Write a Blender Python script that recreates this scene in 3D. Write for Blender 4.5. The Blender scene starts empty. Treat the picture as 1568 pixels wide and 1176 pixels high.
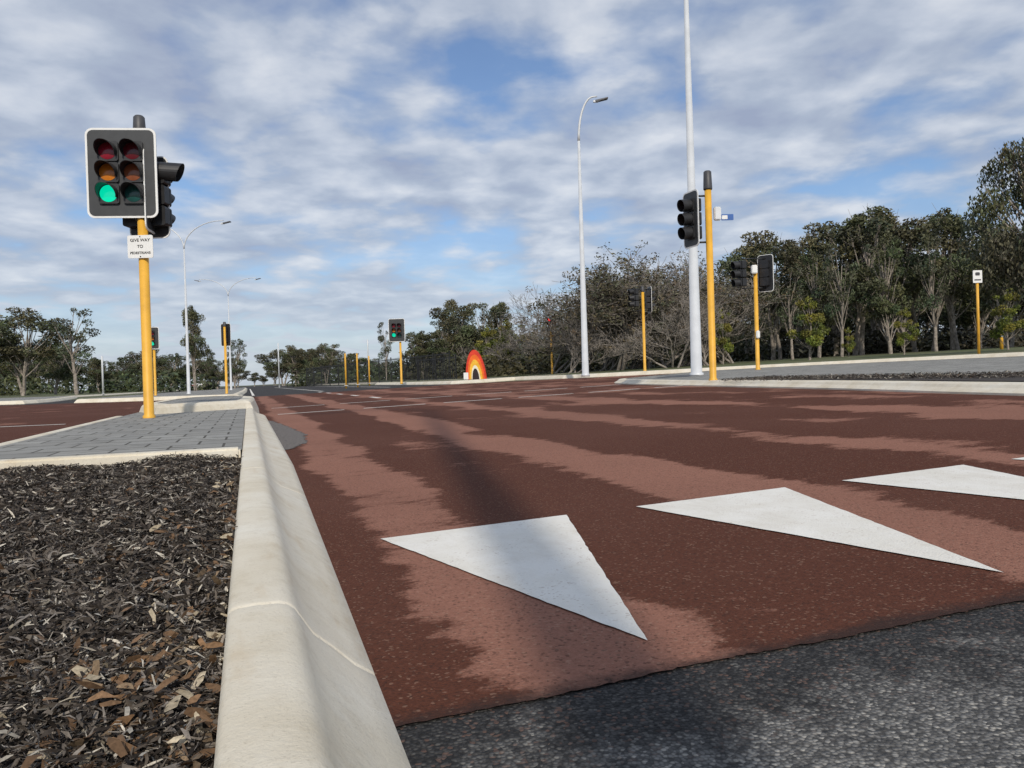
import bpy, bmesh, math, random
import numpy as np
from mathutils import Vector, Matrix
random.seed(4)
scene=bpy.context.scene
rad=math.radians
# ---------------------------------------------------------------- frame
# world X = across the road (right), world Y = along the road, road crossfall 3 % up to the right
YAW=rad(18.93); CY,SY=math.cos(YAW),math.sin(YAW)
CAMH=0.5
def elev(r): return 0.03*min(max(r,0.0),40.0)
def P(px,Z):
    X=(px-784)/1178.0*Z
    return (CY*X+SY*Z, -SY*X+CY*Z)
def hgt(px,y,Z):
    r,s=P(px,Z)
    hor=578-0.03*(px-784)
    return CAMH+(hor-y)/1178.0*Z-elev(r)
# ---------------------------------------------------------------- helpers
def link(o,parent=None):
    scene.collection.objects.link(o)
    if parent is not None: o.parent=parent
    return o
def empty(name,loc=(0,0,0),rotz=0):
    o=bpy.data.objects.new(name,None); o.location=loc; o.rotation_euler=(0,0,rotz); o.empty_display_size=.2
    return link(o)
def meshobj(name,verts,faces,mat=None,parent=None,smooth=False):
    me=bpy.data.meshes.new(name); me.from_pydata(verts,[],faces); me.update()
    if mat: me.materials.append(mat)
    if smooth: me.polygons.foreach_set('use_smooth',[True]*len(me.polygons))
    return link(bpy.data.objects.new(name,me),parent)
def bmobj(name,bm,mat,parent=None,smooth=False):
    me=bpy.data.meshes.new(name); bm.to_mesh(me); bm.free()
    if mat: me.materials.append(mat)
    if smooth: me.polygons.foreach_set('use_smooth',[True]*len(me.polygons))
    return link(bpy.data.objects.new(name,me),parent)
def tube_geo(pts,rads,n=10,caps=True):
    V=[];F=[]
    pts=[Vector(p) for p in pts]
    up0=None
    for i,p in enumerate(pts):
        if i==0: t=pts[1]-pts[0]
        elif i==len(pts)-1: t=pts[-1]-pts[-2]
        else: t=pts[i+1]-pts[i-1]
        t.normalize()
        if up0 is None:
            a=Vector((1,0,0)) if abs(t.x)<.8 else Vector((0,1,0))
            u=(a-t*a.dot(t)).normalized()
        else:
            u=(up0-t*up0.dot(t)).normalized()
        up0=u; v=t.cross(u)
        for k in range(n):
            an=2*math.pi*k/n
            V.append(tuple(p+(u*math.cos(an)+v*math.sin(an))*rads[i]))
    for i in range(len(pts)-1):
        for k in range(n):
            a=i*n+k;b=i*n+(k+1)%n
            F.append((a,b,b+n,a+n))
    if caps:
        F.append(tuple(range(n))[::-1]); F.append(tuple((len(pts)-1)*n+k for k in range(n)))
    return V,F
def tube(name,pts,rads,mat,parent=None,n=14):
    V,F=tube_geo(pts,rads,n)
    return meshobj(name,V,F,mat,parent,smooth=True)
def rrect(w,h,r,n=6):
    pts=[]
    for cx,cz,a0 in ((w/2-r,h/2-r,0),(-w/2+r,h/2-r,90),(-w/2+r,-h/2+r,180),(w/2-r,-h/2+r,270)):
        for k in range(n+1):
            a=rad(a0+90*k/n); pts.append((cx+r*math.cos(a),cz+r*math.sin(a)))
    return pts
def plate(name,w,h,r,y0,y1,mat,parent,cx=0,cz=0):
    p=rrect(w,h,r); n=len(p)
    V=[(cx+a,y0,cz+b) for a,b in p]+[(cx+a,y1,cz+b) for a,b in p]
    F=[tuple(range(n)),tuple(range(2*n-1,n-1,-1))]+[(i,i+n,(i+1)%n+n,(i+1)%n) for i in range(n)]
    return meshobj(name,V,F,mat,parent)
def box(name,c,s,mat,parent=None,bev=0.01,rot=None):
    bm=bmesh.new(); bmesh.ops.create_cube(bm,size=1)
    for v in bm.verts: v.co=Vector((v.co.x*s[0],v.co.y*s[1],v.co.z*s[2]))
    if bev>0: bmesh.ops.bevel(bm,geom=bm.edges[:],offset=bev,segments=2,affect='EDGES')
    o=bmobj(name,bm,mat,parent); o.location=c
    if rot: o.rotation_euler=rot
    return o
def chaikin(p,it=2):
    for _ in range(it):
        q=[]
        for i in range(len(p)):
            a=p[i];b=p[(i+1)%len(p)]
            q.append((.75*a[0]+.25*b[0],.75*a[1]+.25*b[1])); q.append((.25*a[0]+.75*b[0],.25*a[1]+.75*b[1]))
        p=q
    return p
def area(p): return .5*sum(p[i][0]*p[(i+1)%len(p)][1]-p[(i+1)%len(p)][0]*p[i][1] for i in range(len(p)))
def inset(p,d):
    out=[];n=len(p)
    for i in range(n):
        a=Vector(p[i-1]);b=Vector(p[i]);c=Vector(p[(i+1)%n])
        e1=(b-a).normalized();e2=(c-b).normalized()
        n1=Vector((-e1.y,e1.x));n2=Vector((-e2.y,e2.x))
        m=(n1+n2); m.normalize(); k=max(m.dot(n1),.4)
        q=b+m*d/k; out.append((q.x,q.y))
    return out
def sheet(name,pts,off,mat,parent=None):
    if area(pts)<0: pts=pts[::-1]
    bm=bmesh.new(); vs=[bm.verts.new((x,y,0)) for x,y in pts]; bm.faces.new(vs)
    for cx in (0.0,40.0):
        bmesh.ops.bisect_plane(bm,geom=bm.verts[:]+bm.edges[:]+bm.faces[:],plane_co=(cx,0,0),plane_no=(1,0,0))
    bmesh.ops.triangulate(bm,faces=bm.faces[:])
    for v in bm.verts: v.co.z=elev(v.co.x)+off
    return bmobj(name,bm,mat,parent)
def island(name,pts,topmat,h=0.15,smooth=2):
    if area(pts)<0: pts=pts[::-1]
    if smooth: pts=chaikin(pts,smooth)
    e=empty(name)
    prof=[(0,-.02),(.0,.02),(.08,h-.04),(.11,h-.012),(.14,h),(.29,h+.003)]
    rings=[inset(pts,d) for d,_ in prof]; n=len(pts)
    V=[];F=[]
    for (d,z),rg in zip(prof,rings):
        for x,y in rg: V.append((x,y,elev(x)+z))
    for k in range(len(prof)-1):
        for i in range(n):
            a=k*n+i;b=k*n+(i+1)%n
            F.append((a,b,b+n,a+n))
    meshobj('kerb',V,F,M_kerb,e,smooth=False)
    sheet('paving',inset(pts,.285),h-.003,topmat,e)
    return e
# ---------------------------------------------------------------- materials
def newmat(name):
    m=bpy.data.materials.new(name); m.use_nodes=True
    nt=m.node_tree; b=nt.nodes['Principled BSDF']
    return m,nt,b
def ramp(nt,src,stops,interp='LINEAR'):
    r=nt.nodes.new('ShaderNodeValToRGB'); r.color_ramp.interpolation=interp
    els=r.color_ramp.elements
    while len(els)<len(stops): els.new(.5)
    for e,(p,c) in zip(els,stops):
        e.position=p; e.color=(c[0],c[1],c[2],1) if not isinstance(c,(int,float)) else (c,c,c,1)
    nt.links.new(src,r.inputs[0]); return r.outputs[0]
def mixc(nt,f,a,b,mode='MIX'):
    m=nt.nodes.new('ShaderNodeMix'); m.data_type='RGBA'; m.blend_type=mode
    for idx,v in ((0,f),(6,a),(7,b)):
        if isinstance(v,(int,float)): m.inputs[idx].default_value=v
        elif isinstance(v,tuple): m.inputs[idx].default_value=(v[0],v[1],v[2],1)
        else: nt.links.new(v,m.inputs[idx])
    return m.outputs[2]
def mth(nt,op,a,b=None,clamp=False):
    m=nt.nodes.new('ShaderNodeMath'); m.operation=op; m.use_clamp=clamp
    for i,v in enumerate((a,b)):
        if v is None: continue
        if isinstance(v,(int,float)): m.inputs[i].default_value=v
        else: nt.links.new(v,m.inputs[i])
    return m.outputs[0]
def noise(nt,vec,scale,detail=5,rough=.6,dist=0):
    n=nt.nodes.new('ShaderNodeTexNoise'); n.inputs['Scale'].default_value=scale; n.inputs['Detail'].default_value=detail
    n.inputs['Roughness'].default_value=rough; n.inputs['Distortion'].default_value=dist
    if vec is not None: nt.links.new(vec,n.inputs['Vector'])
    return n.outputs['Fac']
def voro(nt,co,scale):
    v=nt.nodes.new('ShaderNodeTexVoronoi'); v.inputs['Scale'].default_value=scale; nt.links.new(co,v.inputs['Vector'])
    s=nt.nodes.new('ShaderNodeSeparateColor'); nt.links.new(v.outputs['Color'],s.inputs[0])
    return v.outputs['Distance'],s.outputs[0],s.outputs[1]
def objco(nt,scale=(1,1,1),loc=(0,0,0)):
    t=nt.nodes.new('ShaderNodeTexCoord'); m=nt.nodes.new('ShaderNodeMapping')
    m.inputs['Scale'].default_value=scale; m.inputs['Location'].default_value=loc
    nt.links.new(t.outputs['Object'],m.inputs['Vector']); return m.outputs[0]
def bump(nt,b,h,strength=.3,dist=.01):
    n=nt.nodes.new('ShaderNodeBump'); n.inputs['Strength'].default_value=strength; n.inputs['Distance'].default_value=dist
    nt.links.new(h,n.inputs['Height']); nt.links.new(n.outputs[0],b.inputs['Normal'])
def plain(name,c,rough=.5,metal=0,var=.12,vs=6):
    m,nt,b=newmat(name)
    co=objco(nt); f=noise(nt,co,vs,3)
    d=tuple(x*(1-var*2) for x in c); l=tuple(min(1,x*(1+var)) for x in c)
    nt.links.new(ramp(nt,f,[(.3,d),(.7,l)]),b.inputs['Base Color'])
    b.inputs['Roughness'].default_value=rough; b.inputs['Metallic'].default_value=metal
    return m
def emis(name,c,s):
    m,nt,b=newmat(name); b.inputs['Base Color'].default_value=(*[x*.3 for x in c],1)
    b.inputs['Emission Color'].default_value=(*c,1); b.inputs['Emission Strength'].default_value=s
    b.inputs['Roughness'].default_value=.25
    return m
def red_mat():
    m,nt,b=newmat('red_asphalt')
    co=objco(nt)
    sep=nt.nodes.new('ShaderNodeSeparateXYZ'); nt.links.new(co,sep.inputs[0])
    x6=mth(nt,'DIVIDE',sep.outputs[0],6.0)
    band=ramp(nt,x6,[(0,.0),(.045,.05),(.072,.9),(.112,.85),(.140,.0),(.225,.0),(.262,.95),(.31,.8),(.345,.0),(.46,.05),(.52,.85),(.6,.05),(.7,.15),(.8,.8),(.92,.15),(1,.35)])
    n1=noise(nt,objco(nt,(1.0,.5,1)),1.2,2,.55,.3)
    n2=noise(nt,objco(nt,(1.0,2.6,1),(3,1,0)),3.0,7,.72,.15)
    n3=noise(nt,co,38,3,.7)
    s=mth(nt,'ADD',band,mth(nt,'MULTIPLY',mth(nt,'SUBTRACT',n1,.5),2.6))
    s=mth(nt,'ADD',s,mth(nt,'MULTIPLY',mth(nt,'SUBTRACT',n2,.5),1.5))
    s=mth(nt,'ADD',s,mth(nt,'MULTIPLY',mth(nt,'SUBTRACT',n3,.5),.45))
    mask=ramp(nt,s,[(.38,0),(.52,.75),(.62,1)])
    fine=noise(nt,co,110,3,.8)
    vd,v0,v1=voro(nt,co,190)
    dark=ramp(nt,fine,[(.3,(.068,.024,.014)),(.7,(.125,.045,.027))])
    light=ramp(nt,fine,[(.3,(.235,.108,.074)),(.7,(.345,.168,.119))])
    c=mixc(nt,mask,dark,light)
    big=noise(nt,co,.45,3)
    c=mixc(nt,ramp(nt,big,[(.42,.0),(.7,.35)]),c,(.155,.070,.049))
    c=mixc(nt,ramp(nt,v0,[(.92,0),(.97,.28)]),c,(.42,.28,.20))
    c=mixc(nt,ramp(nt,v1,[(.88,0),(.93,.5)]),c,(.04,.02,.015))
    je=mth(nt,'SUBTRACT',sep.outputs[1],mth(nt,'ADD',1.05,mth(nt,'MULTIPLY',noise(nt,co,14,4,.7),.10)))
    c=mixc(nt,ramp(nt,je,[(0,.75),(.04,.0)]),c,(.03,.022,.02))
    nt.links.new(c,b.inputs['Base Color'])
    b.inputs['Roughness'].default_value=.9
    b.inputs['Specular IOR Level'].default_value=.12
    bump(nt,b,mth(nt,'ADD',mth(nt,'MULTIPLY',vd,-.8),fine),.6,.0035)
    return m
def grey_mat(name='grey_asphalt'):
    m,nt,b=newmat(name); co=objco(nt)
    vd,v0,v1=voro(nt,co,165)
    st=ramp(nt,v0,[(.1,(.075,.073,.07)),(.5,(.155,.15,.142)),(.85,(.24,.232,.215)),(.98,(.38,.36,.32))])
    c=mixc(nt,ramp(nt,vd,[(.4,0),(.75,.7)]),st,(.04,.039,.038))
    sep=nt.nodes.new('ShaderNodeSeparateXYZ'); nt.links.new(co,sep.inputs[0])
    n=noise(nt,objco(nt,(1,1,1),(2.3,.6,0)),5.5,7,.7)
    yy=mth(nt,'MULTIPLY',mth(nt,'SUBTRACT',1.04,sep.outputs[1]),3.0,True)
    s=mth(nt,'ADD',mth(nt,'MULTIPLY',yy,.42),n)
    patch=ramp(nt,s,[(.58,0),(.76,1)])
    c=mixc(nt,patch,mixc(nt,1.0,c,(.27,.27,.28),'MULTIPLY'),c)
    rp=mth(nt,'MULTIPLY',ramp(nt,v1,[(.90,0),(.93,.5)]),ramp(nt,sep.outputs[1],[(.8,0),(1.0,1)]))
    c=mixc(nt,rp,c,(.17,.10,.075))
    nt.links.new(c,b.inputs['Base Color']); b.inputs['Roughness'].default_value=.85
    b.inputs['Specular IOR Level'].default_value=.25
    bump(nt,b,mth(nt,'ADD',mth(nt,'MULTIPLY',vd,-1),noise(nt,co,60,3)),.8,.004)
    return m
def kerb_mat():
    m,nt,b=newmat('kerb_concrete'); co=objco(nt)
    c=ramp(nt,noise(nt,co,2.5,5,.65),[(.3,(.62,.55,.42)),(.5,(.71,.65,.53)),(.72,(.77,.73,.63))])
    c=mixc(nt,ramp(nt,noise(nt,co,18,5,.75),[(.5,0),(.78,.5)]),c,(.50,.43,.31))
    c=mixc(nt,ramp(nt,noise(nt,co,260,2,.6),[(.60,0),(.74,.4)]),c,(.34,.29,.22))
    st=ramp(nt,noise(nt,objco(nt,(1,.25,1),(5,2,1)),14,4,.6),[(.58,0),(.74,.35)])
    c=mixc(nt,st,c,(.52,.38,.22))
    nt.links.new(c,b.inputs['Base Color']); b.inputs['Roughness'].default_value=.85
    b.inputs['Specular IOR Level'].default_value=.15
    bump(nt,b,mth(nt,'ADD',noise(nt,co,160,3,.7),mth(nt,'MULTIPLY',noise(nt,co,9,3,.6),2.0)),.35,.004)
    return m
def paver_mat():
    m,nt,b=newmat('grey_pavers'); co=objco(nt,(1,1,0))
    br=nt.nodes.new('ShaderNodeTexBrick'); nt.links.new(co,br.inputs['Vector'])
    br.inputs['Scale'].default_value=1; br.inputs['Brick Width'].default_value=.3; br.inputs['Row Height'].default_value=.3
    br.inputs['Mortar Size'].default_value=.008; br.inputs['Color1'].default_value=(.27,.267,.25,1); br.inputs['Color2'].default_value=(.35,.345,.32,1)
    br.inputs['Mortar'].default_value=(.075,.07,.06,1)
    c=mixc(nt,ramp(nt,noise(nt,co,3,5,.7),[(.38,.0),(.7,.4)]),br.outputs[0],(.18,.17,.148))
    c=mixc(nt,ramp(nt,noise(nt,co,120,3,.7),[(.5,0),(.7,.4)]),c,(.14,.135,.12))
    crack=ramp(nt,noise(nt,objco(nt,(1,6,1)),3.2,5,.7,.4),[(.57,0),(.62,.85)])
    c=mixc(nt,crack,c,(.07,.065,.055))
    nt.links.new(c,b.inputs['Base Color']); b.inputs['Roughness'].default_value=.9; b.inputs['Specular IOR Level'].default_value=.2
    bump(nt,b,mth(nt,'MULTIPLY',br.outputs['Fac'],-1),.6,.006)
    return m
def ground_mat():
    m,nt,b=newmat('verge_ground'); co=objco(nt)
    c=ramp(nt,noise(nt,co,.35,5,.7),[(.3,(.15,.115,.07)),(.48,(.11,.12,.045)),(.65,(.07,.105,.03)),(.8,(.18,.155,.10))])
    c=mixc(nt,ramp(nt,noise(nt,co,9,4,.8),[(.4,0),(.7,.6)]),c,(.05,.05,.025))
    nt.links.new(c,b.inputs['Base Color']); b.inputs['Roughness'].default_value=.95
    return m
def paint_mat():
    m,nt,b=newmat('white_road_paint'); co=objco(nt)
    c=ramp(nt,noise(nt,co,4,5,.7),[(.3,(.72,.685,.60)),(.6,(.81,.785,.72))])
    vd,v0,v1=voro(nt,co,190)
    wear=mth(nt,'MULTIPLY',ramp(nt,v0,[(.90,0),(.95,1)]),ramp(nt,noise(nt,co,9,3),[(.46,.05),(.66,.6)]))
    c=mixc(nt,wear,c,(.42,.33,.26))
    c=mixc(nt,ramp(nt,noise(nt,objco(nt,(1,.4,1)),10,5,.72),[(.48,0),(.72,.4)]),c,(.58,.52,.43))
    nt.links.new(c,b.inputs['Base Color']); b.inputs['Roughness'].default_value=.75
    bump(nt,b,mth(nt,'ADD',mth(nt,'MULTIPLY',vd,-1),noise(nt,co,50,3)),.4,.003)
    return m
def attr_mat(name,rough=.8,spec=.3,scale=0):
    m,nt,b=newmat(name)
    a=nt.nodes.new('ShaderNodeAttribute'); a.attribute_name='Col'; c=a.outputs['Color']
    if scale: c=mixc(nt,1.0,c,ramp(nt,noise(nt,objco(nt),scale,2),[(.3,.7),(.7,1.25)]),'MULTIPLY')
    nt.links.new(c,b.inputs['Base Color']); b.inputs['Roughness'].default_value=rough
    b.inputs['Specular IOR Level'].default_value=spec
    return m
M_red=red_mat(); M_grey=grey_mat(); M_kerb=kerb_mat(); M_pav=paver_mat(); M_ground=ground_mat(); M_paint=paint_mat()
M_leaf=attr_mat('foliage',.6,.35,0); M_chip=attr_mat('mulch_chips',.85,.2,200)
M_bark=plain('bark',(.33,.285,.24),.9,0,.3,4); M_twig=plain('dry_twigs',(.30,.265,.23),.9,0,.25,4)
M_mulch=plain('mulch_soil',(.045,.034,.026),.95,0,.4,30)
M_grit=plain('grit',(.16,.14,.125),.95,0,.35,60)
M_yel=plain('yellow_paint',(.78,.42,.045),.5,0,.08,5)
M_galv=plain('galvanised_pole',(.64,.66,.68),.5,.1,.05,3)
M_blk=plain('black_housing',(.018,.018,.02),.45,0,.2,9)
M_vis=plain('black_visor',(.022,.022,.024),.5,0,.2,9)
M_board=plain('grey_black_board',(.04,.042,.045),.5,0,.1,9)
M_cap=plain('dark_cap',(.06,.06,.065),.5,0,.1,9)
M_wht=plain('white_sign',(.80,.80,.78),.5,0,.03,9)
M_blue=plain('blue_sign',(.03,.12,.4),.5)
M_lensr=plain('red_lens',(.26,.012,.03),.2); M_lenso=plain('amber_lens',(.60,.19,.02),.2); M_lensg=plain('green_lens',(.016,.085,.08),.2)
M_lensr2=plain('red_lens_dark',(.12,.010,.018),.2); M_lenso2=plain('amber_lens_dark',(.26,.08,.035),.2)
E_g=emis('green_lit',(.0,.62,.36),1.1); E_r=emis('red_lit',(.9,.02,.02),1.2)
# ---------------------------------------------------------------- ground & roads
xs=[-1500,-300,-80,-30,-12,0,10,20,30,40,80,300,1500]; ys=[-400,-60,-10,0,20,40,80,160,400,1000,3000]
V=[(x,y,elev(x)-.012) for y in ys for x in xs]; F=[]
for j in range(len(ys)-1):
    for i in range(len(xs)-1):
        a=j*len(xs)+i; F.append((a,a+1,a+1+len(xs),a+len(xs)))
meshobj('ground',V,F,M_ground)
sheet('road',[(-12,-20),(-1.6,-20),(23,-20),(24,14),(22,21),(14.5,29),(9.5,34),(8.2,60),(8.2,420),(-9,420),(-9,44),(-70,44),(-70,15),(-12,15)],-.005,M_grey)
edge=[]
x=.1
while x<5.5:
    edge.append((x,1.09+.008*math.sin(x*3.1)+.004*math.sin(x*11)+random.uniform(-.003,.003))); x+=random.uniform(.008,.02)
redp=edge+[(23.4,1.09),(23.8,14),(21.8,21),(14.3,28.8),(9.5,33.5),(-1.5,34.5),(-60,36),(-60,16),(-11.5,16),(-11.5,-6),(-1.5,-6),(-1.5,12),(0.1,12)]
sheet('red_road_surface',redp,-.001,M_red)
mk=empty('road_markings')
def mark(name,pts): return sheet(name,pts,.0025,M_paint,mk)
def rough_poly(p,step=.03,j=.0016):
    out=[]
    for i in range(len(p)):
        a=Vector(p[i]);b=Vector(p[(i+1)%len(p)]); n=max(1,int((b-a).length/step))
        for k in range(n):
            q=a.lerp(b,k/n); jj=j if k else 0
            out.append((q.x+random.uniform(-jj,jj),q.y+random.uniform(-jj,jj)))
    return out
for k in range(6):
    a=.372+.886*k
    mark('give_way_triangle',rough_poly([(a,2.385),(a+.628,2.392),(a+.29-.02*k,1.225)]))
for k in range(6):
    a=.44+1.38*k
    mark('crossing_dash',[(a,12.95),(a+1.06,12.95),(a+1.06,13.07),(a,13.07)])
    mark('crossing_dash',[(a,16.45),(a+1.06,16.45),(a+1.06,16.57),(a,16.57)])
for k in range(5):
    mark('lane_dash',[(3.0,19+4*k),(3.12,19+4*k),(3.12,20.5+4*k),(3.0,20.5+4*k)])
mark('edge_line',[(-1.98,4),(-1.88,4),(-1.95,9.9),(-2.05,9.9)])
for k in range(4):
    mark('left_dash',[(-4.8,5+3.2*k),(-4.68,5+3.2*k),(-4.68,6.3+3.2*k),(-4.8,6.3+3.2*k)])
    mark('left_dash',[(-3.6-1.4*k,13.0),(-2.6-1.4*k,13.0),(-2.6-1.4*k,13.12),(-3.6-1.4*k,13.12)])
for k in range(3):
    mark('far_lane_line',[(3.2*(k+.05),38),(3.2*(k+.05)+.12,38),(3.2*(k+.05)+.12,110),(3.2*(k+.05),110)])
sheet('grit_patch',rough_poly([(.2,6.0),(.30,6.05),(.44,6.5),(.50,7.6),(.42,9.0),(.33,10.5),(.2,11.5)],.05,.03),.003,M_grit)
# ---------------------------------------------------------------- near median: kerb swept profile
med=empty('median_island')
def basex(s): return .185+.065*min(max((s-.8)/4,0),1)
def kerb_run(name,s0,s1,side):
    joints=[-.6,1.29,3.43,5.6,7.8,10.0]
    st=[];s=s0
    while s<s1:
        st.append((s,0)); s+=.12
    st.append((s1,0))
    for j in joints:
        st=[q for q in st if abs(q[0]-j)>.05]
        st+=[(j-.04,0),(j-.012,0),(j-.007,.0006),(j-.002,.0045),(j+.002,.0045),(j+.007,.0006),(j+.012,0),(j+.04,0)]
    st.sort()
    V=[]
    hh=.15
    F=[]
    for s,dep in st:
        bx=basex(s)
        pr=[(-.042,.02),(-.042,hh-.010),(-.036,hh-.003),(-.026,hh),(.0,hh+.002),(.036,hh+.001),(.05,hh-.003),(.060,hh-.011),(.068,hh-.024),(.088,hh-.056),(.12,.066),(bx-.04,.034),(bx-.008,.006),(bx+.002,-.03)]
        for x,z in pr:
            x2=x-(dep*.5 if x>0 else 0); z2=z-dep
            zz=elev(bx) if z<.03 else 0
            if side<0: x2=-1.6-x2
            V.append((x2,s,z2+zz))
    n=len(pr)
    for i in range(len(st)-1):
        for k in range(n-1):
            a=i*n+k
            f=(a,a+1,a+1+n,a+n)
            F.append(f if side<0 else f[::-1])
    F.append(tuple(range(n))); F.append(tuple((len(st)-1)*n+k for k in range(n)))
    return meshobj(name,V,F,M_kerb,med,smooth=True)
kerb_run('kerb',-4,12.7,1); kerb_run('opposite_kerb',-4,11.2,-1)
box('edging',(-.80,4.44,.10),(1.50,.11,.13),M_kerb,med,.012)
sheet('paving',[(-1.56,4.49),(-.044,4.49),(-.044,12.9),(-1.56,12.9)],.146,M_pav,med)
nx,ny=40,110
V=[];F=[]
for j in range(ny+1):
    for i in range(nx+1):
        x=-1.56+1.52*i/nx; y=-2+6.42*j/ny
        z=.110+.012*math.sin(x*9+y*4)+.01*math.sin(y*13-x*5)+random.uniform(-.006,.006)
        V.append((x,y,z))
for j in range(ny):
    for i in range(nx):
        a=j*(nx+1)+i; F.append((a,a+1,a+nx+2,a+nx+1))
meshobj('mulch_soil_bed',V,F,M_mulch,med,smooth=True)
def fastmesh(me,V,F):
    nv=len(V);nf=len(F)
    me.vertices.add(nv); me.vertices.foreach_set('co',np.asarray(V,dtype=np.float32).ravel())
    me.loops.add(nf*4); me.loops.foreach_set('vertex_index',np.asarray(F,dtype=np.int32).ravel())
    me.polygons.add(nf); me.polygons.foreach_set('loop_start',np.arange(nf,dtype=np.int32)*4)
    try: me.polygons.foreach_set('loop_total',np.full(nf,4,dtype=np.int32))
    except Exception: pass
    me.update(calc_edges=True)
def chips(name,n,xr,yfun,zbase,size,parent,rng,leafp=.03,zs=.02,maxL=.042):
    x=rng.uniform(xr[0],xr[1],n); y=yfun(n)
    z=zbase(x,y)+rng.uniform(-.006,zs,n)
    L=size*rng.lognormal(0,.5,n); asp=rng.choice([0,1],n,p=[.25,.75]); W=L*np.where(asp==1,rng.uniform(.07,.17,n),rng.uniform(.22,.42,n))
    yaw=rng.uniform(0,2*np.pi,n); pit=rng.normal(0,.38,n); rol=rng.normal(0,.7,n)
    near=np.clip((x-(xr[1]-.22))/.22,0,1)
    leaf=rng.random(n)<leafp*(.4+7*near)
    L=np.where(leaf,rng.uniform(.015,.036,n),np.minimum(L,maxL)); W=np.where(leaf,L*rng.uniform(.25,.42,n),np.minimum(W,maxL*.16))
    z=z+np.where(leaf,.006,0)
    u=np.stack([np.cos(yaw)*np.cos(pit),np.sin(yaw)*np.cos(pit),np.sin(pit)],1)
    v0=np.stack([-np.sin(yaw),np.cos(yaw),np.zeros(n)],1); w0=np.cross(u,v0)
    v=v0*np.cos(rol)[:,None]+w0*np.sin(rol)[:,None]; w=np.cross(u,v)
    c=np.stack([x,y,z],1)
    bend=rng.normal(0,.12,n)[:,None]*L[:,None]
    tp=rng.uniform(.1,.8,n)[:,None]; tq=rng.uniform(.1,.9,n)[:,None]
    hl=(L/2)[:,None];hw=(W/2)[:,None]
    q=[c-u*hl-v*hw*tp,c-u*hl*.9+v*hw*tp,c+w*bend-v*hw,c+w*bend+v*hw,c+u*hl-v*hw*tq,c+u*hl*.85+v*hw*tq]
    V=np.stack(q,1).reshape(-1,3)
    b=np.arange(n)[:,None]*6
    F=np.concatenate([b+np.array([[0,2,3,1]]),b+np.array([[2,4,5,3]])],1).reshape(-1,4)
    t=rng.random(n)
    pal=np.array([(.024,.019,.016),(.052,.042,.034),(.105,.088,.072),(.20,.175,.15),(.46,.42,.35),(.10,.066,.043)])
    idx=np.searchsorted(np.array([.22,.46,.72,.88,.955]),t)
    col=pal[idx]*rng.uniform(.7,1.3,(n,1))
    lc=np.array([(.22,.13,.07),(.22,.155,.095),(.45,.38,.27),(.15,.09,.05)])[rng.integers(0,4,n)]
    col=np.where(leaf[:,None],lc*rng.uniform(.6,1.2,(n,1)),col)
    col=np.concatenate([col,np.ones((n,1))],1)
    me=bpy.data.meshes.new(name)
    fastmesh(me,V,F); me.materials.append(M_chip)
    at=me.color_attributes.new('Col','FLOAT_COLOR','POINT'); at.data.foreach_set('color',np.repeat(col,6,0).astype(np.float32).ravel())
    return link(bpy.data.objects.new(name,me),parent)
rng=np.random.default_rng(3)
zb=lambda x,y:.113+.012*np.sin(x*9+y*4)+.01*np.sin(y*13-x*5)
chips('mulch_near',70000,(-.85,-.046),lambda n:.3+1.0*rng.random(n),zb,.0135,med,rng,.010,.022,.034)
chips('mulch_middle',60000,(-1.5,-.046),lambda n:1.2+1.3*rng.random(n),zb,.019,med,rng,.006)
chips('mulch_far',36000,(-1.55,-.046),lambda n:2.4+1.97*rng.random(n),zb,.026,med,rng,.004)
island('raised_median_nose',[(-1.62,10.9),(-.05,12.45),(.16,12.6),(.2,18.2),(-.7,19.6),(-1.6,18.5)],M_pav,.27,1)
island('far_median',[(-6.5,34),(-1.0,33.5),(-.1,34.5),(-.1,140),(-1.2,140),(-6.8,36.5)],M_pav,.15,1)
island('side_island',[(-22,38),(-9,36.5),(-8.4,38.5),(-9,46),(-11,60),(-22,60)],M_pav,.15,1)
island('corner_island',[(9.1,33.2),(12,34.8),(15.9,36.9),(19,42),(12,46),(8.6,60),(8.4,40)],M_ground,.15,1)
isl=island('traffic_island',[(5.9,-2),(6.5,5),(7.2,7.9),(7.75,11.8),(8.3,15.5),(8.9,18.2),(10,19),(14,22),(16.6,20.5),(18,17),(19,10),(19,2),(18.5,-2)],M_pav,.10,2)
sheet('mulch_strip',[(6.95,2.5),(8.6,2.5),(8.8,7),(8.7,11.6),(8.0,11.6),(7.55,7.9),(6.95,5)],.105,M_mulch,isl)
zi=lambda x,y:.112+.03*x
chips('strip_mulch',12000,(7.6,8.65),lambda k:rng.uniform(2.6,11.4,k),zi,.04,isl,rng,.0,.03,.06)
sheet('tactile_paving',[(9.3,16.6),(10.3,17.6),(10.8,16.8),(9.8,15.8)],.102,M_cap,isl)
island('verge',[(8.8,70),(12.2,31.0),(13.9,27.7),(17.4,23.9),(20.4,18.8),(21.5,14.5),(21.8,5),(21.5,-15),(39.9,-15),(39.9,30),(39.9,150),(9,150)],M_ground,.15,1)
island('left_verge',[(-70,47),(-24,46),(-13,60),(-11,75),(-10,150),(-70,150)],M_ground,.12,1)
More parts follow.
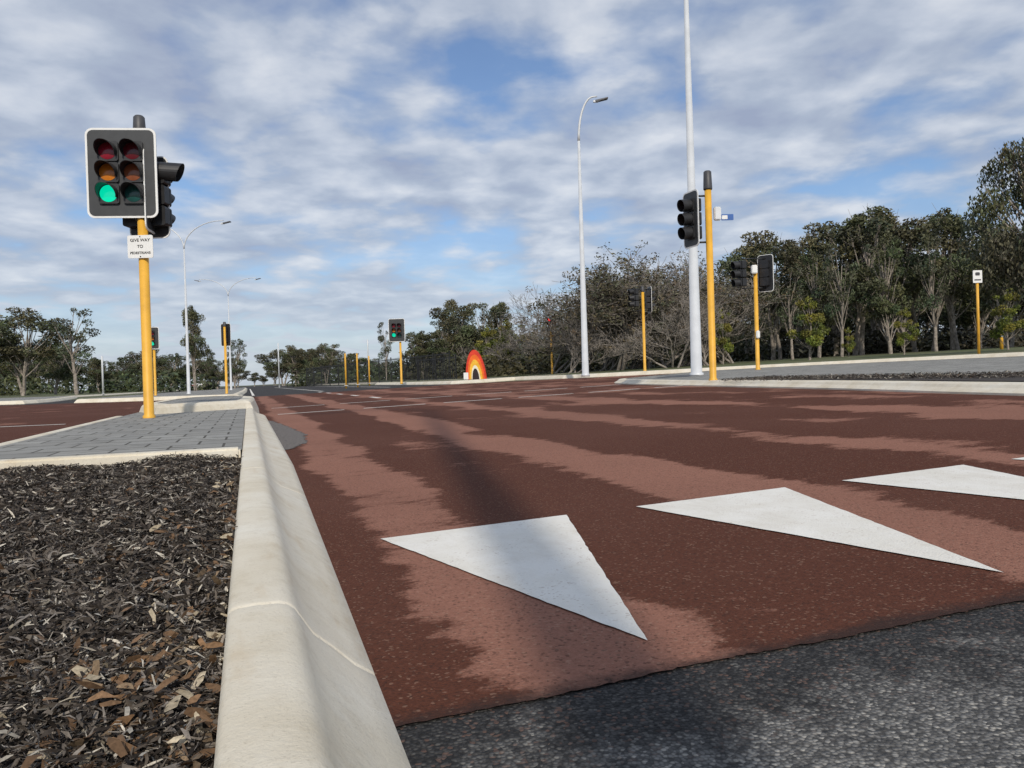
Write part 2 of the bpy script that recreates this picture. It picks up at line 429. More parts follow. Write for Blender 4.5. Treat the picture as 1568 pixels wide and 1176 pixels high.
# ---------------------------------------------------------------- signals
def disc_lens(name,cx,cz,R,y,mat,parent):
    V=[(cx,y-.018,cz)];F=[];n=24
    for ring,(rr,dy) in enumerate(((.5,.014),(1,0))):
        for k in range(n):
            a=2*math.pi*k/n; V.append((cx+R*rr*math.cos(a),y-dy,cz+R*rr*math.sin(a)))
    for k in range(n):
        F.append((0,1+k,1+(k+1)%n)); F.append((1+k,1+n+k,1+n+(k+1)%n,1+(k+1)%n))
    return meshobj(name,V,F,mat,parent,smooth=True)
def visor(name,cx,cz,R,y0,Ln,parent,full=False):
    n=26;V=[];F=[]
    a0,aspan=(-75,330) if full else (-28,236)
    for k in range(n+1):
        a=rad(a0+aspan*k/n)
        t=(math.sin(a)+1)/2; l=Ln*((.75+.25*t) if full else (.12+.88*t**1.3))
        for rr in (R,R-.006):
            V.append((cx+rr*math.cos(a),y0,cz+rr*math.sin(a))); V.append((cx+rr*math.cos(a)*.98,y0-l,cz+rr*math.sin(a)*.98-.02*l/Ln))
    for k in range(n):
        a=k*4;b=a+4
        F+= [(a,b,b+1,a+1),(a+2,a+3,b+3,b+2),(a+1,b+1,b+3,a+3)]
    return meshobj(name,V,F,M_vis,parent,smooth=False)
def signal_head(post,dx,dy,z,yaw,cols=1,lit=(),lens=.1,name='signal_head',bw=None,bh=None,board=True,vl=(.2,.2,.2),full=False):
    e=bpy.data.objects.new(name,None); link(e,post); e.location=(dx,dy,z); e.rotation_euler=(0,0,yaw); e.empty_display_size=.1
    sp=.25; bw=bw or (.46 if cols==1 else .80); bh=bh or 1.06
    if board:
        plate('board_edge',bw,bh,.085,0,.014,M_wht,e)
        plate('board_front',bw-.05,bh-.05,.065,-.004,0,M_board,e)
        plate('board_back',bw-.03,bh-.03,.075,.014,.018,M_blk,e)
    for c in range(cols):
        cx=0 if cols==1 else (-.14+.28*c)
        for i in range(3):
            cz=sp*(1-i)
            plate('housing_%d_%d'%(c,i),.245,.235,.03,.018,.15,M_blk,e,cx,cz)
            plate('door_%d_%d'%(c,i),.235,.235,.03,-.035,-.004,M_blk,e,cx,cz)
            if (c,i) in lit: mt=E_g if i==2 else E_r
            else: mt=((M_lensr,M_lenso,M_lensg) if c==0 else (M_lensr2,M_lenso2,M_lensg))[i]
            disc_lens('lens_%d_%d'%(c,i),cx,cz,lens,-.038,mt,e)
            visor('visor_%d_%d'%(c,i),cx,cz,lens+.012,-.035,vl[i],e,full)
    return e
def signal_post(px,Z,h,base=.15,rr=.057,cap=True,name='traffic_signal',yaw=-YAW,cap_h=.22):
    r,s=P(px,Z)
    e=empty(name,(r,s,elev(r)+base),yaw)
    tube('post',[(0,0,-.05),(0,0,.02),(0,0,.04),(0,0,h-cap_h)],[rr*1.25,rr*1.25,rr,rr*.98],M_yel,e,20)
    if cap: tube('cap',[(0,0,h-cap_h),(0,0,h-cap_h+.02),(0,0,h-.02),(0,0,h)],[rr*1.25,rr*1.3,rr*1.12,rr*.8],M_cap,e,20)
    return e
def arms(e,x0,x1,y0,y1,z):
    for zz in (z-.42,z+.42):
        tube('bracket',[(x0,y0,zz),(x1,y1,zz)],[.018,.018],M_blk,e,8)
m=signal_post(227,9.2,3.60)
signal_head(m,-.18,-.10,2.90,rad(6),2,{(0,2)},.1)
arms(m,0,-.19,0,.04,2.88)
signal_head(m,.06,.10,2.72,rad(98),1,(),.1,bw=.40,vl=(.36,.03,.03),full=True,bh=.98)
signal_head(m,-.02,.24,2.68,rad(178),2,(),.1,bw=.5,bh=1.0)
sg=bpy.data.objects.new('give_way_to_pedestrians_sign',None); link(sg,m); sg.location=(.0,-.075,2.03)
plate('sign_plate',.30,.27,.02,-.004,.004,M_wht,sg)
plate('sign_clamp',.16,.05,.01,.004,.05,M_galv,sg)
for i,t in enumerate(('GIVE WAY','TO','PEDESTRIANS')):
    cu=bpy.data.curves.new('lettering','FONT'); cu.body=t; cu.size=.050 if i<2 else .040; cu.align_x='CENTER'; cu.align_y='CENTER'; cu.extrude=.0005; cu.offset=.0008
    o=bpy.data.objects.new('lettering_%d'%i,cu); link(o,sg); o.location=(0,-.006,.075-.075*i); o.rotation_euler=(rad(90),0,0); cu.materials.append(M_blk)
for z in (.118,-.118): plate('bolt_%d'%(z>0),.014,.014,.006,-.008,-.004,M_blk,sg,0,z)
m=signal_post(1092,14.0,3.80,base=.10,cap_h=.34,rr=.062)
signal_head(m,-.33,-.02,2.93,rad(-68),1,(),.1,bh=1.02,full=True)
arms(m,0,-.24,0,.0,2.93)
box('bracket_box',(.16,0,3.02),(.12,.1,.24),M_galv,m,.015)
plate('street_name_plate',.22,.11,.01,-.01,.0,M_blue,m,.34,2.95); plate('street_name_border',.10,.07,.01,-.014,-.01,M_wht,m,.29,2.95)
tube('name_arm',[(.2,0,2.95),(.45,.005,2.95)],[.012,.012],M_galv,m,8)
m=signal_post(1161,22,3.2,base=.1,cap=False)
signal_head(m,-.45,0,2.75,rad(-75),1,(),.1,board=False,full=True)
signal_head(m,.32,.06,2.75,rad(140),1,(),.1)
arms(m,0,-.4,0,0,2.75); arms(m,0,.32,0,.05,2.75)
box('detector',(-.06,-.09,2.85),(.16,.14,.24),M_wht,m,.02)
box('push_button',(0,-.09,1.0),(.1,.08,.22),M_wht,m,.02)
m=signal_post(988,31,3.4)
signal_head(m,.28,0,2.85,rad(100),1,()); signal_head(m,-.35,0,2.95,rad(-80),1,(),board=False,full=True); arms(m,-.3,.25,0,0,2.85)
m=signal_post(846,44,3.35); signal_head(m,-.05,-.12,2.85,rad(-50),1,{(0,0)},board=False)
m=signal_post(615,40,3.35); signal_head(m,-.15,-.12,2.75,0,2,{(0,2)},bw=.85,bh=1.2)
m=signal_post(238,37,3.3); signal_head(m,0,-.12,2.75,rad(5),1,{(0,2)},bw=.6)
m=signal_post(347,36,3.35); signal_head(m,.0,.14,2.75,rad(170),1,(),bw=.5)
# ---------------------------------------------------------------- street lamps
M_lamp=plain('lamp_body',(.12,.12,.13),.5)
def lamp(px,Z,H,base=.13,dirs=(1,),reach=1.5,r0=.10,r1=.045,pos=None,yaw=-YAW,low=.0,lum=1.0):
    r,s=pos if pos else P(px,Z)
    e=empty('street_lamp',(r,s,elev(r)+base),yaw)
    tube('pole',[(0,0,-.05),(0,0,.05),(0,0,.06),(0,0,H*.84)],[r0*1.25,r0*1.25,r0,r1],M_galv,e,20)
    for d in dirs:
        pts=[];rs=[]
        z0=H*.84-low
        for k in range(11):
            t=k/10; a=t*math.pi/2
            pts.append((d*reach*(1-math.cos(a)),0,z0+(H-z0)*math.sin(a)*.98)); rs.append(r1*(1-.35*t))
        pts.append((d*(reach+.15),0,z0+(H-z0)*.98+.01)); rs.append(r1*.6)
        tube('arm',pts,rs,M_galv,e,10)
        bm=bmesh.new(); bmesh.ops.create_cube(bm,size=1)
        for v in bm.verts:
            k=v.co.x*d
            v.co=Vector((v.co.x*.62,v.co.y*(.30 if k>0 else .16),v.co.z*(.06 if k>0 else .11)))*lum
        bmesh.ops.bevel(bm,geom=bm.edges[:],offset=.018*lum,segments=2,affect='EDGES')
        o=bmobj('luminaire',bm,M_lamp,e); o.location=(d*(reach+.32),0,H*.985); o.rotation_euler=(0,-d*rad(12),0)
        box('bracket_end',(d*(reach+.1),0,H*.98),(.2,.08,.08),M_galv,e,.01)
    return e
lamp(897,29.6,10.7,dirs=(1,),reach=.6,r0=.13,r1=.05,lum=.8)
lamp(1067,19.4,11.8,dirs=(1,),reach=1.5,r0=.14,r1=.055,base=.1)
lamp(289,41,9.2,dirs=(1,-1),reach=2.0,r0=.09,r1=.035,lum=.7)
lamp(354,66,9.6,dirs=(1,-1),reach=2.3,r0=.09,r1=.035,lum=.7)
lamp(0,0,10.6,pos=(-.18,-2.6),dirs=(1,),reach=1.2,r0=.13,r1=.07,base=.12,yaw=rad(180))
# ---------------------------------------------------------------- small street furniture
def steel_post(px,Z,ytop,mat,name='steel_post',rr=.05):
    r,s=P(px,Z); h=hgt(px,ytop,Z)
    e=empty(name,(r,s,elev(r)))
    tube('shaft',[(0,0,0),(0,0,h-.04),(0,0,h)],[rr,rr,rr*.5],mat,e,10); box('base_plate',(0,0,.16),(.2,.2,.03),M_galv,e,.005)
    return e
for px,Z,y in ((530,44,541),(548,46,541),(566,52,545)): steel_post(px,Z,y,M_yel)
for px,Z,y in ((158,60,545),(428,90,525),(565,85,520)): steel_post(px,Z,y,M_galv,'grey_pole',.07)
r,s=P(1500,23.5); sp=empty('parking_sign',(r,s,elev(r)+.13),-YAW)
tube('post',[(0,0,0),(0,0,2.55)],[.04,.04],M_yel,sp,10); plate('sign_plate',.28,.38,.02,-.06,-.05,M_wht,sp,-.02,2.38); plate('sign_symbol',.14,.10,.03,-.064,-.06,M_cap,sp,-.02,2.46); plate('sign_bar',.2,.04,.01,-.064,-.06,M_cap,sp,-.02,2.28)
r,s=P(1535,34); sp=empty('bollard',(r,s,elev(r)+.13),-YAW)
tube('body',[(0,0,0),(0,0,.75),(0,0,.8)],[.07,.07,.04],M_yel,sp,12); tube('reflector_band',[(0,0,.55),(0,0,.65)],[.074,.074],M_wht,sp,12)
def fence(px0,Z0,px1,Z1,h=1.8,name='metal_fence'):
    a=Vector(P(px0,Z0));b=Vector(P(px1,Z1)); L=(b-a).length; V=[];F=[]
    n=int(L/.22)
    def bx(x0,y0,z0,x1,y1,z1):
        k=len(V)
        for X,Y,Z in ((x0,y0,z0),(x1,y0,z0),(x1,y1,z0),(x0,y1,z0),(x0,y0,z1),(x1,y0,z1),(x1,y1,z1),(x0,y1,z1)): V.append((X,Y,Z))
        for f in ((0,3,2,1),(4,5,6,7),(0,1,5,4),(1,2,6,5),(2,3,7,6),(3,0,4,7)): F.append(tuple(k+q for q in f))
    for i in range(n+1):
        x=i*.22; t=.03 if i%11==0 else .013
        bx(x-t,-t,0,x+t,t,h+(.08 if i%11==0 else 0))
    for z in (.15,h-.12): bx(0,-.012,z,L,.012,z+.045)
    o=meshobj(name,V,F,M_blk); d=b-a
    o.location=(a.x,a.y,elev(a.x)+.05); o.rotation_euler=(0,-math.atan2(elev(b.x)-elev(a.x),L),math.atan2(d.y,d.x)); return o
fence(470,75,690,48)
fence(640,50,700,46,1.5)
r,s=P(730,37); rb=empty('rainbow_arch_sign',(r,s,elev(r)+.15)); rb.rotation_euler=(0,0,-YAW-rad(12))
bands=[((.72,.05,.02),1.0),((.85,.16,.015),.82),((.9,.5,.04),.64),((.85,.8,.6),.44),((.03,.02,.02),.33)]
def arch(w,h,n=28):
    p=[]
    for k in range(n+1):
        a=math.pi*k/n; x=math.cos(a); z=math.sin(a)**.85
        p.append((x*w/2*(1-.12*z)-.10*z*h*.6,z*h))
    return p
for i,(c,sc) in enumerate(bands):
    p=arch(1.02*sc,1.42*(sc**.9)); n=len(p); y0=-.05-.012*i;y1=.05
    V=[(a,y0,b) for a,b in p]+[(a,y1+.012*i,b) for a,b in p]
    F=[tuple(range(n))[::-1],tuple(range(n,2*n))]+[(k,k+1,k+1+n,k+n) for k in range(n-1)]+[(0,n,2*n-1,n-1)]
    meshobj('band_%d'%i,V,F,plain('arch_band_%d'%i,c,.5),rb)
r,s=P(714,36); sp=empty('marker_board',(r,s,elev(r)+.12),-YAW); plate('panel',.22,.32,.02,-.02,.0,M_wht,sp,0,.22); tube('stake',[(0,.02,0),(0,.02,.3)],[.02,.02],M_galv,sp,8)
def car(px,Z,col,yaw=0):
    r,s=P(px,Z); e=empty('hatchback_car' ,(r,s,elev(r)),yaw)
    paint=plain('car_paint_%d'%px,col,.3,0,.03)
    side=[(-2.1,.35),(-2.15,.75),(-2.0,.95),(-1.6,1.02),(-1.1,1.45),(.35,1.48),(1.05,1.0),(1.9,.88),(2.15,.65),(2.1,.32)]
    n=len(side); V=[]
    for w,sg in ((.86,-1),(.86,1)):
        for y,z in side: V.append((sg*w*(.82 if z>1.2 else 1),y,z))
    F=[tuple(range(n)),tuple(range(2*n-1,n-1,-1))]+[(k,k+n,(k+1)%n+n,(k+1)%n) for k in range(n)]
    meshobj('body',V,F,paint,e)
    g=[(-1.5,1.06),(-1.12,1.41),(.3,1.43),(.85,1.06)]
    for sg in (-1,1): meshobj('side_window',[(sg*(.87 if z<1.2 else .74),y,z) for y,z in g],[(0,1,2,3)],M_blk,e)
    for y0,y1 in ((-1.62,-1.17),(.98,.42)): meshobj('screen',[(-.72,y0,1.06),(.72,y0,1.06),(.62,y1,1.44),(-.62,y1,1.44)],[(0,1,2,3)],M_blk,e)
    for x in (-.8,.8):
        for y in (-1.3,1.35): tube('wheel',[(x-.1,y,.31),(x+.1,y,.31)],[.31,.31],M_blk,e,18)
        box('tail_lamp',(x*.85,-2.13,.75),(.25,.06,.14),M_lensr,e,.01); box('headlamp',(x*.8,2.08,.7),(.3,.08,.12),M_wht,e,.01)
    return e
car(304,120,(.7,.7,.7)); car(286,135,(.75,.75,.78)); car(322,170,(.15,.02,.02))
r,s=P(929,44)
vs=[(0,0,.92),(0,0,1.2),(0,0,1.42),(0,0,1.52),(0,0,1.66),(0,0,1.74),(-.19,0,1.40),(-.24,-.02,1.12),(-.22,-.14,.92),(.19,0,1.40),(.24,.02,1.12),(.24,.0,.86),(-.1,0,.88),(-.12,-.1,.48),(-.12,-.02,.06),(-.12,-.16,.03),(.1,0,.88),(.12,.12,.47),(.12,.2,.08),(.12,.08,.03)]
es=[(0,1),(1,2),(2,3),(3,4),(4,5),(2,6),(6,7),(7,8),(2,9),(9,10),(10,11),(0,12),(12,13),(13,14),(14,15),(0,16),(16,17),(17,18),(18,19)]
rs=[.13,.14,.13,.055,.10,.08,.07,.048,.035,.07,.048,.035,.10,.065,.045,.04,.10,.065,.045,.04]
me=bpy.data.meshes.new('pedestrian'); me.from_pydata(vs,es,[])
ped=bpy.data.objects.new('pedestrian',me); link(ped); ped.location=(r,s,elev(r)+.14); ped.rotation_euler=(0,0,rad(60))
sk=ped.modifiers.new('skin','SKIN')
for i,q in enumerate(rs): me.skin_vertices[0].data[i].radius=(q,q*.85)
me.skin_vertices[0].data[0].use_root=True
ped.modifiers.new('sub','SUBSURF').levels=1
mp,nt,b=newmat('dark_clothes_and_skin'); tc=nt.nodes.new('ShaderNodeTexCoord'); sx=nt.nodes.new('ShaderNodeSeparateXYZ'); nt.links.new(tc.outputs['Object'],sx.inputs[0])
nt.links.new(ramp(nt,mth(nt,'DIVIDE',sx.outputs[2],2.0),[(0,(.02,.02,.02)),(.08,(.025,.028,.04)),(.45,(.02,.02,.024)),(.755,(.02,.02,.024)),(.76,(.4,.25,.18)),(.85,(.4,.25,.18)),(.86,(.03,.02,.015))],'CONSTANT'),b.inputs['Base Color'])
me.materials.append(mp)
# ---------------------------------------------------------------- trees
def leaves(centers,radii,nper,size,rng,base,droop=0,flat=.7,elong=.38,cvar=.35):
    C=[];COL=[]
    for c,rr in zip(centers,radii):
        n=int(nper*(rr*rr)*rng.uniform(.75,1.25))+8
        d=rng.normal(0,1,(n,3)); d/=np.linalg.norm(d,axis=1)[:,None]
        q=d*(rr*rng.uniform(.25,1.0,n)**.55)[:,None]; q[:,2]*=flat
        if droop>0: q[:,2]-=droop*rng.random(n)**1.5*np.abs(q[:,0]**2+q[:,1]**2)/(rr*rr)*1.5
        C.append(np.array(c)+q)
        f=rng.uniform(1-cvar,1+cvar)
        b0=np.array(base)*f*np.array([rng.uniform(.85,1.25),1,rng.uniform(.8,1.1)])
        COL.append(b0[None,:]*rng.uniform(.55,1.45,(n,1)))
    C=np.concatenate(C);COL=np.concatenate(COL);n=len(C)
    u=rng.normal(0,1,(n,3)); u[:,2]*=.7
    if droop>0: u=u*.45+np.array([0,0,-1.0])
    u/=np.linalg.norm(u,axis=1)[:,None]
    w=rng.normal(0,1,(n,3)); v=np.cross(u,w); v/=np.linalg.norm(v,axis=1)[:,None]
    L=(size*rng.uniform(.6,1.4,n))[:,None]; W=L*elong
    V=np.stack([C-u*L*.5,C+v*W*.5-u*L*.05,C+u*L*.5,C-v*W*.5-u*L*.05],1).reshape(-1,3)
    return V,COL
def build_tree_mesh(name,limbs,LV,LC,bark):
    V=[];F=[]
    for pts,rs,n in limbs:
        v,f=tube_geo(pts,rs,n,False); k=len(V); V+=v; F+=[tuple(q+k for q in ff) for ff in f]
    V=np.array(V,dtype=np.float32).reshape(-1,3); F=np.array(F,dtype=np.int32).reshape(-1,4)
    nb=len(V); nl=len(LV)//4
    VA=np.concatenate([V,LV]) if nl else V
    FL=nb+np.arange(nl*4,dtype=np.int32).reshape(-1,4)
    FA=np.concatenate([F,FL]) if nl else F
    me=bpy.data.meshes.new(name); fastmesh(me,VA,FA)
    me.materials.append(bark); me.materials.append(M_leaf)
    mi=np.zeros(len(FA),dtype=np.int32); mi[len(F):]=1; me.polygons.foreach_set('material_index',mi)
    col=np.ones((len(VA),4),dtype=np.float32)*.15
    if nl: col[nb:,:3]=np.repeat(LC,4,0)
    at=me.color_attributes.new('Col','FLOAT_COLOR','POINT'); at.data.foreach_set('color',col.ravel())
    return me
def gum(name,seed,h=10,cr=3,low=.35,nc=34,nper=230,size=.30,base=(.055,.075,.032),crr=(.6,1.15),droop=0,shape=1.0,stems=1):
    rg=np.random.default_rng(seed); limbs=[]
    nseg=7; tr=.020*h; trunks=[]
    for st_i in range(stems):
        off=0 if stems==1 else .6
        tp=[Vector((rg.normal(0,off),rg.normal(0,off),-.2))]; ln=.06 if stems==1 else .16
        d=Vector((rg.normal(0,ln),rg.normal(0,ln),1))
        for i in range(nseg):
            d=(d+Vector((rg.normal(0,.10),rg.normal(0,.10),.12))).normalized(); tp.append(tp[-1]+d*(h*.80/nseg))
        q=tr/(stems**.4)
        limbs.append((tp,[q*(1.2-.95*i/nseg) for i in range(nseg+1)],8)); trunks.append(tp)
    cents=[];rads_=[]
    for i in range(nc):
        tp=trunks[i%stems]
        t=rg.uniform(0,1); z=h*(low+(1-low)*t)
        prof=math.sin(math.pi*min(1,(.12+.80*t)))**.6*shape
        a=rg.uniform(0,2*math.pi); q=cr*prof*rg.uniform(.25,1)**.6*(.75+.25*math.sin(3*a+seed))
        k=min(nseg,max(2,int((z/h)*nseg))); b=tp[min(k,nseg)]
        c=(b.x*.8+q*math.cos(a),b.y*.8+q*math.sin(a),z-.3)
        cents.append(c); rads_.append(rg.uniform(*crr)*cr/3*(1.1-.35*t))
        st=tp[max(1,min(nseg-1,int((z/h)*nseg)-1))]
        midp=st.lerp(Vector(c),.5)+Vector((0,0,-.05*cr+rg.normal(0,.15)))
        limbs.append(([st,midp,Vector(c)],[tr*.34,tr*.2,tr*.07],5))
        for _ in range(3):
            e=Vector(c)+Vector(rg.normal(0,.55,3))*rads_[-1]
            limbs.append(([midp.lerp(Vector(c),.6),e],[tr*.12,tr*.04],3))
    LV,LC=leaves(cents,rads_,nper,size,rg,base,droop,.68)
    return build_tree_mesh(name,limbs,LV,LC,M_bark)
def bare(name,seed,h=8,cr=3.5,leafy=0.3,base=(.11,.085,.045)):
    rg=np.random.default_rng(seed); limbs=[]; ends=[]
    def br(p,d,L,r,lv):
        pts=[p];dd=d.copy()
        for _ in range(3):
            dd=(dd+Vector(rg.normal(0,.16,3))+Vector((0,0,.05))).normalized(); pts.append(pts[-1]+dd*L/3)
        limbs.append((pts,[r,r*.85,r*.7,r*.5],6 if lv<2 else 3))
        if lv>=3: ends.append(tuple(pts[-1]))
        if lv>=5: return
        for _ in range(int(rg.integers(3,5)) if lv<4 else 3):
            nd=(dd+Vector(rg.normal(0,.52,3))*1.2).normalized()
            if nd.z<-.1: nd.z=.1
            k=pts[int(rg.integers(1,4))]
            br(k,nd,L*rg.uniform(.62,.85),max(r*.5,.008),lv+1)
    for _ in range(3):
        br(Vector((rg.normal(0,.2),rg.normal(0,.2),-.1)),Vector((rg.normal(0,.4),rg.normal(0,.4),1)).normalized(),h*.27,h*.014,0)
    arr=np.array([l[0][-1] for l in limbs]); top=arr[:,2].max()
    k=h/top
    limbs=[([q*k for q in p],[max(x,.012) for x in r],n) for p,r,n in limbs]
    ends=[tuple(np.array(e)*k) for e in ends]
    sel=[e for e in ends if rg.random()<leafy]
    if sel: LV,LC=leaves(sel,[.42]*len(sel),50,.2,rg,base)
    else: LV=np.zeros((0,3));LC=np.zeros((0,3))
    return build_tree_mesh(name,limbs,LV,LC,M_twig)
TM={}
TM['gA']=gum('gum_a',1,10,3.3,.44,42,base=(.082,.092,.046),crr=(.55,1.1),stems=2)
TM['gB']=gum('gum_b',2,10,3.7,.48,44,base=(.092,.098,.052),crr=(.55,1.1),stems=3)
TM['gC']=gum('gum_c',3,10,3.0,.36,40,base=(.066,.082,.040),crr=(.55,1.1))
TM['gD']=gum('gum_sparse',5,10,3.4,.45,20,nper=190,base=(.075,.09,.05),crr=(.45,.8))
TM['yng']=gum('young',7,10,3.6,.30,26,nper=190,size=.42,base=(.15,.165,.03),crr=(.6,1.0))
TM['bA']=bare('bare_a',11,leafy=.14,base=(.11,.10,.068)); TM['bB']=bare('bare_b',12,leafy=.32,base=(.10,.095,.06)); TM['bC']=bare('bare_c',13,leafy=.02)
TM['weep']=gum('weeping',21,10,3.6,.42,58,nper=460,size=.20,base=(.075,.082,.045),crr=(.5,.85),droop=1.6)
nativeH={'gA':10,'gB':10,'gC':10,'gD':10,'yng':10,'bA':8,'bB':8,'bC':8,'weep':10}
def put(kind,name,px,Z,ytop,wf=1.0,rot=None,parent=None,zoff=0):
    r,s=P(px,Z); h=hgt(px,ytop,Z); k=h/nativeH[kind]*.97
    o=bpy.data.objects.new(name,TM[kind]); o.location=(r,s,elev(r)+zoff); o.scale=(k*wf,k*wf,k)
    o.rotation_euler=(0,0,random.uniform(0,6.28) if rot is None else rot)
    return link(o,parent)
G='gum_tree'
for kind,px,Z,y,w in [
 ('gB',1190,50,344,.95),('gA',1150,56,372,.9),('gC',1255,46,378,.8),('gA',1320,48,312,1.0),('gB',1285,54,330,.95),('gC',1365,44,348,.75),
 ('gB',1415,50,300,1.0),('gA',1460,46,314,.9),('gC',1500,52,326,.9),('gA',1545,42,345,.9),('gB',1600,40,330,1.0),('gC',1680,42,300,1.0),
 ('gC',1225,60,365,1),('gC',1390,62,335,1.1),('gB',1750,36,300,1.1),('gA',1345,56,322,1.0),('gD',1215,44,400,.7),('gD',1435,43,350,.7),('gD',1290,43,360,.6),
 ('gB',720,62,448,.95),('gA',765,70,458,.9),('gC',690,75,480,1.1),('gD',592,85,486,.6),('gC',640,90,512,1.1),('gA',665,85,520,1.1),
 ('gB',35,78,464,1.15),('gD',118,72,462,1.0),('gC',-20,75,470,1.0),('gC',85,85,520,1.2),('gA',150,90,545,1.2),
 ('gA',298,88,463,.55),('gC',360,95,515,.8),('gC',262,110,538,1.0),('gC',320,120,545,.9),('gB',500,95,520,.9),('gB',455,100,524,.9)]:
    put(kind,G,px,Z,y,w)
for kind,px,Z,y,w in [('bA',850,47,425,1.1),('bB',900,44,400,1.15),('bB',945,41,372,1.2),('bA',1005,42,376,1.25),('bB',1045,45,383,1.2),('bC',1085,39,370,.9),('bB',975,50,386,1.25),('bC',870,40,440,1.0),('bC',1030,37,420,1.0),('bA',1120,44,400,1.1),('bC',830,52,430,1.0),('bC',920,43,410,1.1),('bA',960,46,395,1.2)]:
    put(kind,'bare_tree',px,Z,y,w)
for px,Z,y,w in [(1240,36,452,.9),(1108,40,470,.6),(1385,36,470,.7),(1545,30,440,.8),(785,56,488,1.0),(750,56,500,.9),(1300,38,500,.6)]:
    put('yng','young_tree',px,Z,y,w)
put('weep','peppermint_tree',1608,25,203,1.05,0.5)
dm=empty('distant_trees')
for i in range(40):
    px=-60+i*16.5+random.uniform(-5,5); Z=random.uniform(115,175)
    if 345<px<425: Z=230
    put(random.choice(['gA','gB','gC']),'tree',px,Z,random.uniform(528,560) if not 345<px<425 else random.uniform(555,575),1.5,parent=dm)
for i in range(32):
    px=640+i*35+random.uniform(-8,8); Z=random.uniform(68,84)
    y=(505-(px-640)*.12 if px<800 else 496 if px<1100 else 440-(px-1100)*.14)+random.uniform(-12,22)
    put(random.choice(['gA','gB','gC']),'tree',px,Z,max(y,376),1.2,parent=dm)
def shrub_mass(name,pxs,Zr,hr,n,base,size=.3,nper=110):
    rg=np.random.default_rng(99+n); cs=[];rr=[]
    for _ in range(n):
        px=rg.uniform(*pxs);Z=rg.uniform(*Zr);r,s=P(px,Z); q=rg.uniform(*hr)
        cs.append((r,s,elev(r)+q*.5)); rr.append(q)
    LV,LC=leaves(cs,rr,nper,size,rg,base,0,.75)
    me=build_tree_mesh(name,[([Vector((cs[0][0],cs[0][1],0)),Vector((cs[0][0],cs[0][1],.5))],[.03,.02],3)],LV,LC,M_bark)
    return link(bpy.data.objects.new(name,me))
shrub_mass('undergrowth',(1090,1780),(52,68),(.7,1.8),170,(.045,.046,.028),.42,70)
shrub_mass('thicket',(640,1780),(70,90),(1.8,3.8),150,(.042,.045,.029),.7,26)
shrub_mass('shrubs',(640,1100),(48,64),(.5,1.5),100,(.065,.065,.036),.36,80)
shrub_mass('roadside_bushes',(-80,330),(90,140),(.8,2.6),80,(.055,.072,.032),.7,22)
shrub_mass('roadside_bushes',(450,700),(90,140),(.8,2.6),60,(.055,.072,.032),.7,22)
# ---------------------------------------------------------------- world
EL=35
w=bpy.data.worlds.new('World'); scene.world=w; w.use_nodes=True; nt=w.node_tree
bg=nt.nodes['Background']
sky=nt.nodes.new('ShaderNodeTexSky'); sky.sky_type='NISHITA'; sky.sun_disc=False
sky.sun_elevation=rad(EL); sky.sun_rotation=rad(190.9); sky.air_density=1.1; sky.dust_density=.4; sky.ozone_density=2
skc=mixc(nt,1.0,sky.outputs[0],(.90,1.02,1.20),'MULTIPLY')
nt.links.new(skc,bg.inputs[0]); bg.inputs[1].default_value=.098
tc=nt.nodes.new('ShaderNodeTexCoord'); sp=nt.nodes.new('ShaderNodeSeparateXYZ'); nt.links.new(tc.outputs['Generated'],sp.inputs[0])
zc=mth(nt,'ADD',mth(nt,'MAXIMUM',sp.outputs[2],0.0),.17)
cx=nt.nodes.new('ShaderNodeCombineXYZ'); nt.links.new(mth(nt,'DIVIDE',sp.outputs[0],zc),cx.inputs[0]); nt.links.new(mth(nt,'DIVIDE',sp.outputs[1],zc),cx.inputs[1])
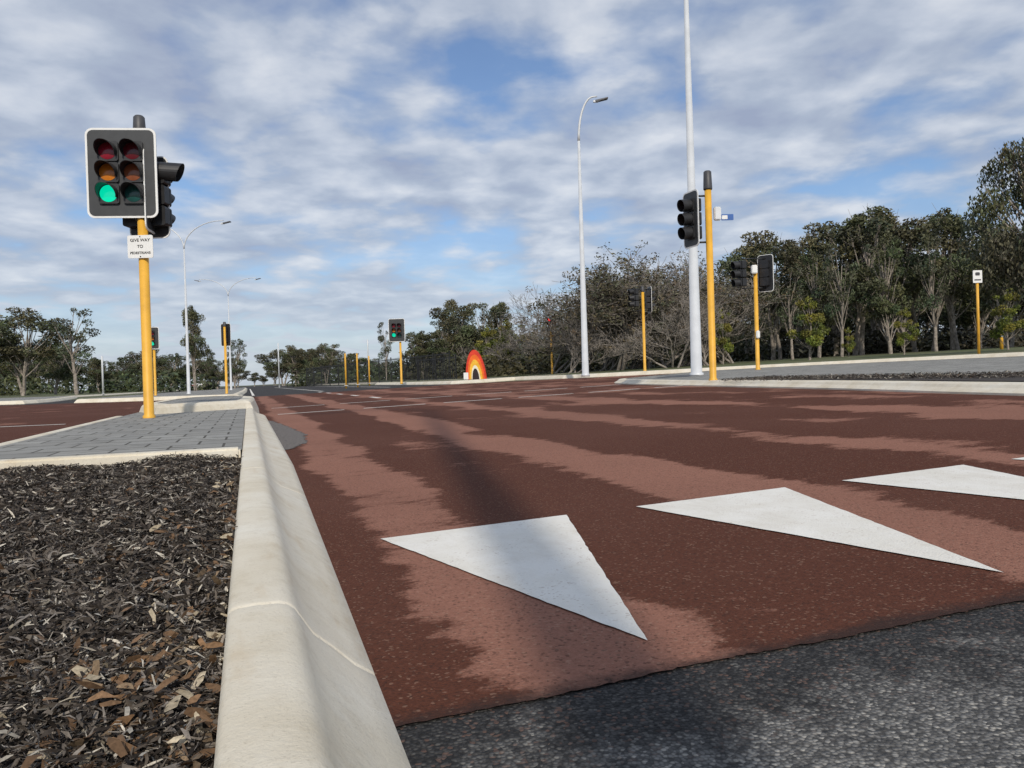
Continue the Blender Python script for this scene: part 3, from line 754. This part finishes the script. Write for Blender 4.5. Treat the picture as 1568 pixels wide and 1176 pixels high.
mp=nt.nodes.new('ShaderNodeMapping'); nt.links.new(cx.outputs[0],mp.inputs[0]); mp.inputs['Rotation'].default_value=(0,0,rad(19)); mp.inputs['Scale'].default_value=(1,1,1); mp.inputs['Location'].default_value=(3.1,1.4,0)
n1=noise(nt,mp.outputs[0],1.5,2,.5,.0); n2=noise(nt,mp.outputs[0],4.4,5,.50,.12)
s=mth(nt,'ADD',mth(nt,'MULTIPLY',n1,.58),mth(nt,'MULTIPLY',n2,.42))
mask=ramp(nt,s,[(.385,.12),(.445,.6),(.51,.97)])
haze=ramp(nt,sp.outputs[2],[(0,.94),(.08,.66),(.24,.0)])
mask=mth(nt,'MAXIMUM',mask,haze)
cc=ramp(nt,n2,[(.32,(.36,.41,.54)),(.46,(.45,.51,.62)),(.58,(.59,.64,.73)),(.72,(.76,.79,.84))])
hc=mixc(nt,ramp(nt,sp.outputs[2],[(0,.85),(.16,0)]),cc,(.54,.60,.70))
b2=nt.nodes.new('ShaderNodeBackground'); nt.links.new(hc,b2.inputs[0]); b2.inputs[1].default_value=.98
mx=nt.nodes.new('ShaderNodeMixShader'); nt.links.new(mth(nt,'MULTIPLY',mask,.92),mx.inputs[0]); nt.links.new(bg.outputs[0],mx.inputs[1]); nt.links.new(b2.outputs[0],mx.inputs[2])
nt.links.new(mx.outputs[0],nt.nodes['World Output'].inputs[0])
# ---------------------------------------------------------------- sun + camera
ld=bpy.data.lights.new('sun','SUN'); ld.energy=2.9; ld.angle=rad(1.3); ld.color=(1,.92,.80)
so=bpy.data.objects.new('sun',ld); link(so)
ce=math.cos(rad(EL)); dv=Vector((.19*ce,.982*ce,-math.sin(rad(EL)))); so.rotation_euler=dv.to_track_quat('-Z','Y').to_euler()
cam=bpy.data.cameras.new('camera'); cam.sensor_width=36; cam.lens=36*1178/1568; cam.clip_start=.02; cam.clip_end=6000
co=bpy.data.objects.new('camera',cam); link(co)
M=Matrix.Rotation(-YAW,4,'Z')@Matrix.Rotation(rad(90-.49),4,'X')@Matrix.Rotation(rad(-1.72),4,'Z')
M.translation=Vector((0,0,CAMH)); co.matrix_world=M
scene.camera=co
scene.view_settings.view_transform='Standard'; scene.view_settings.look='None'; scene.view_settings.exposure=0
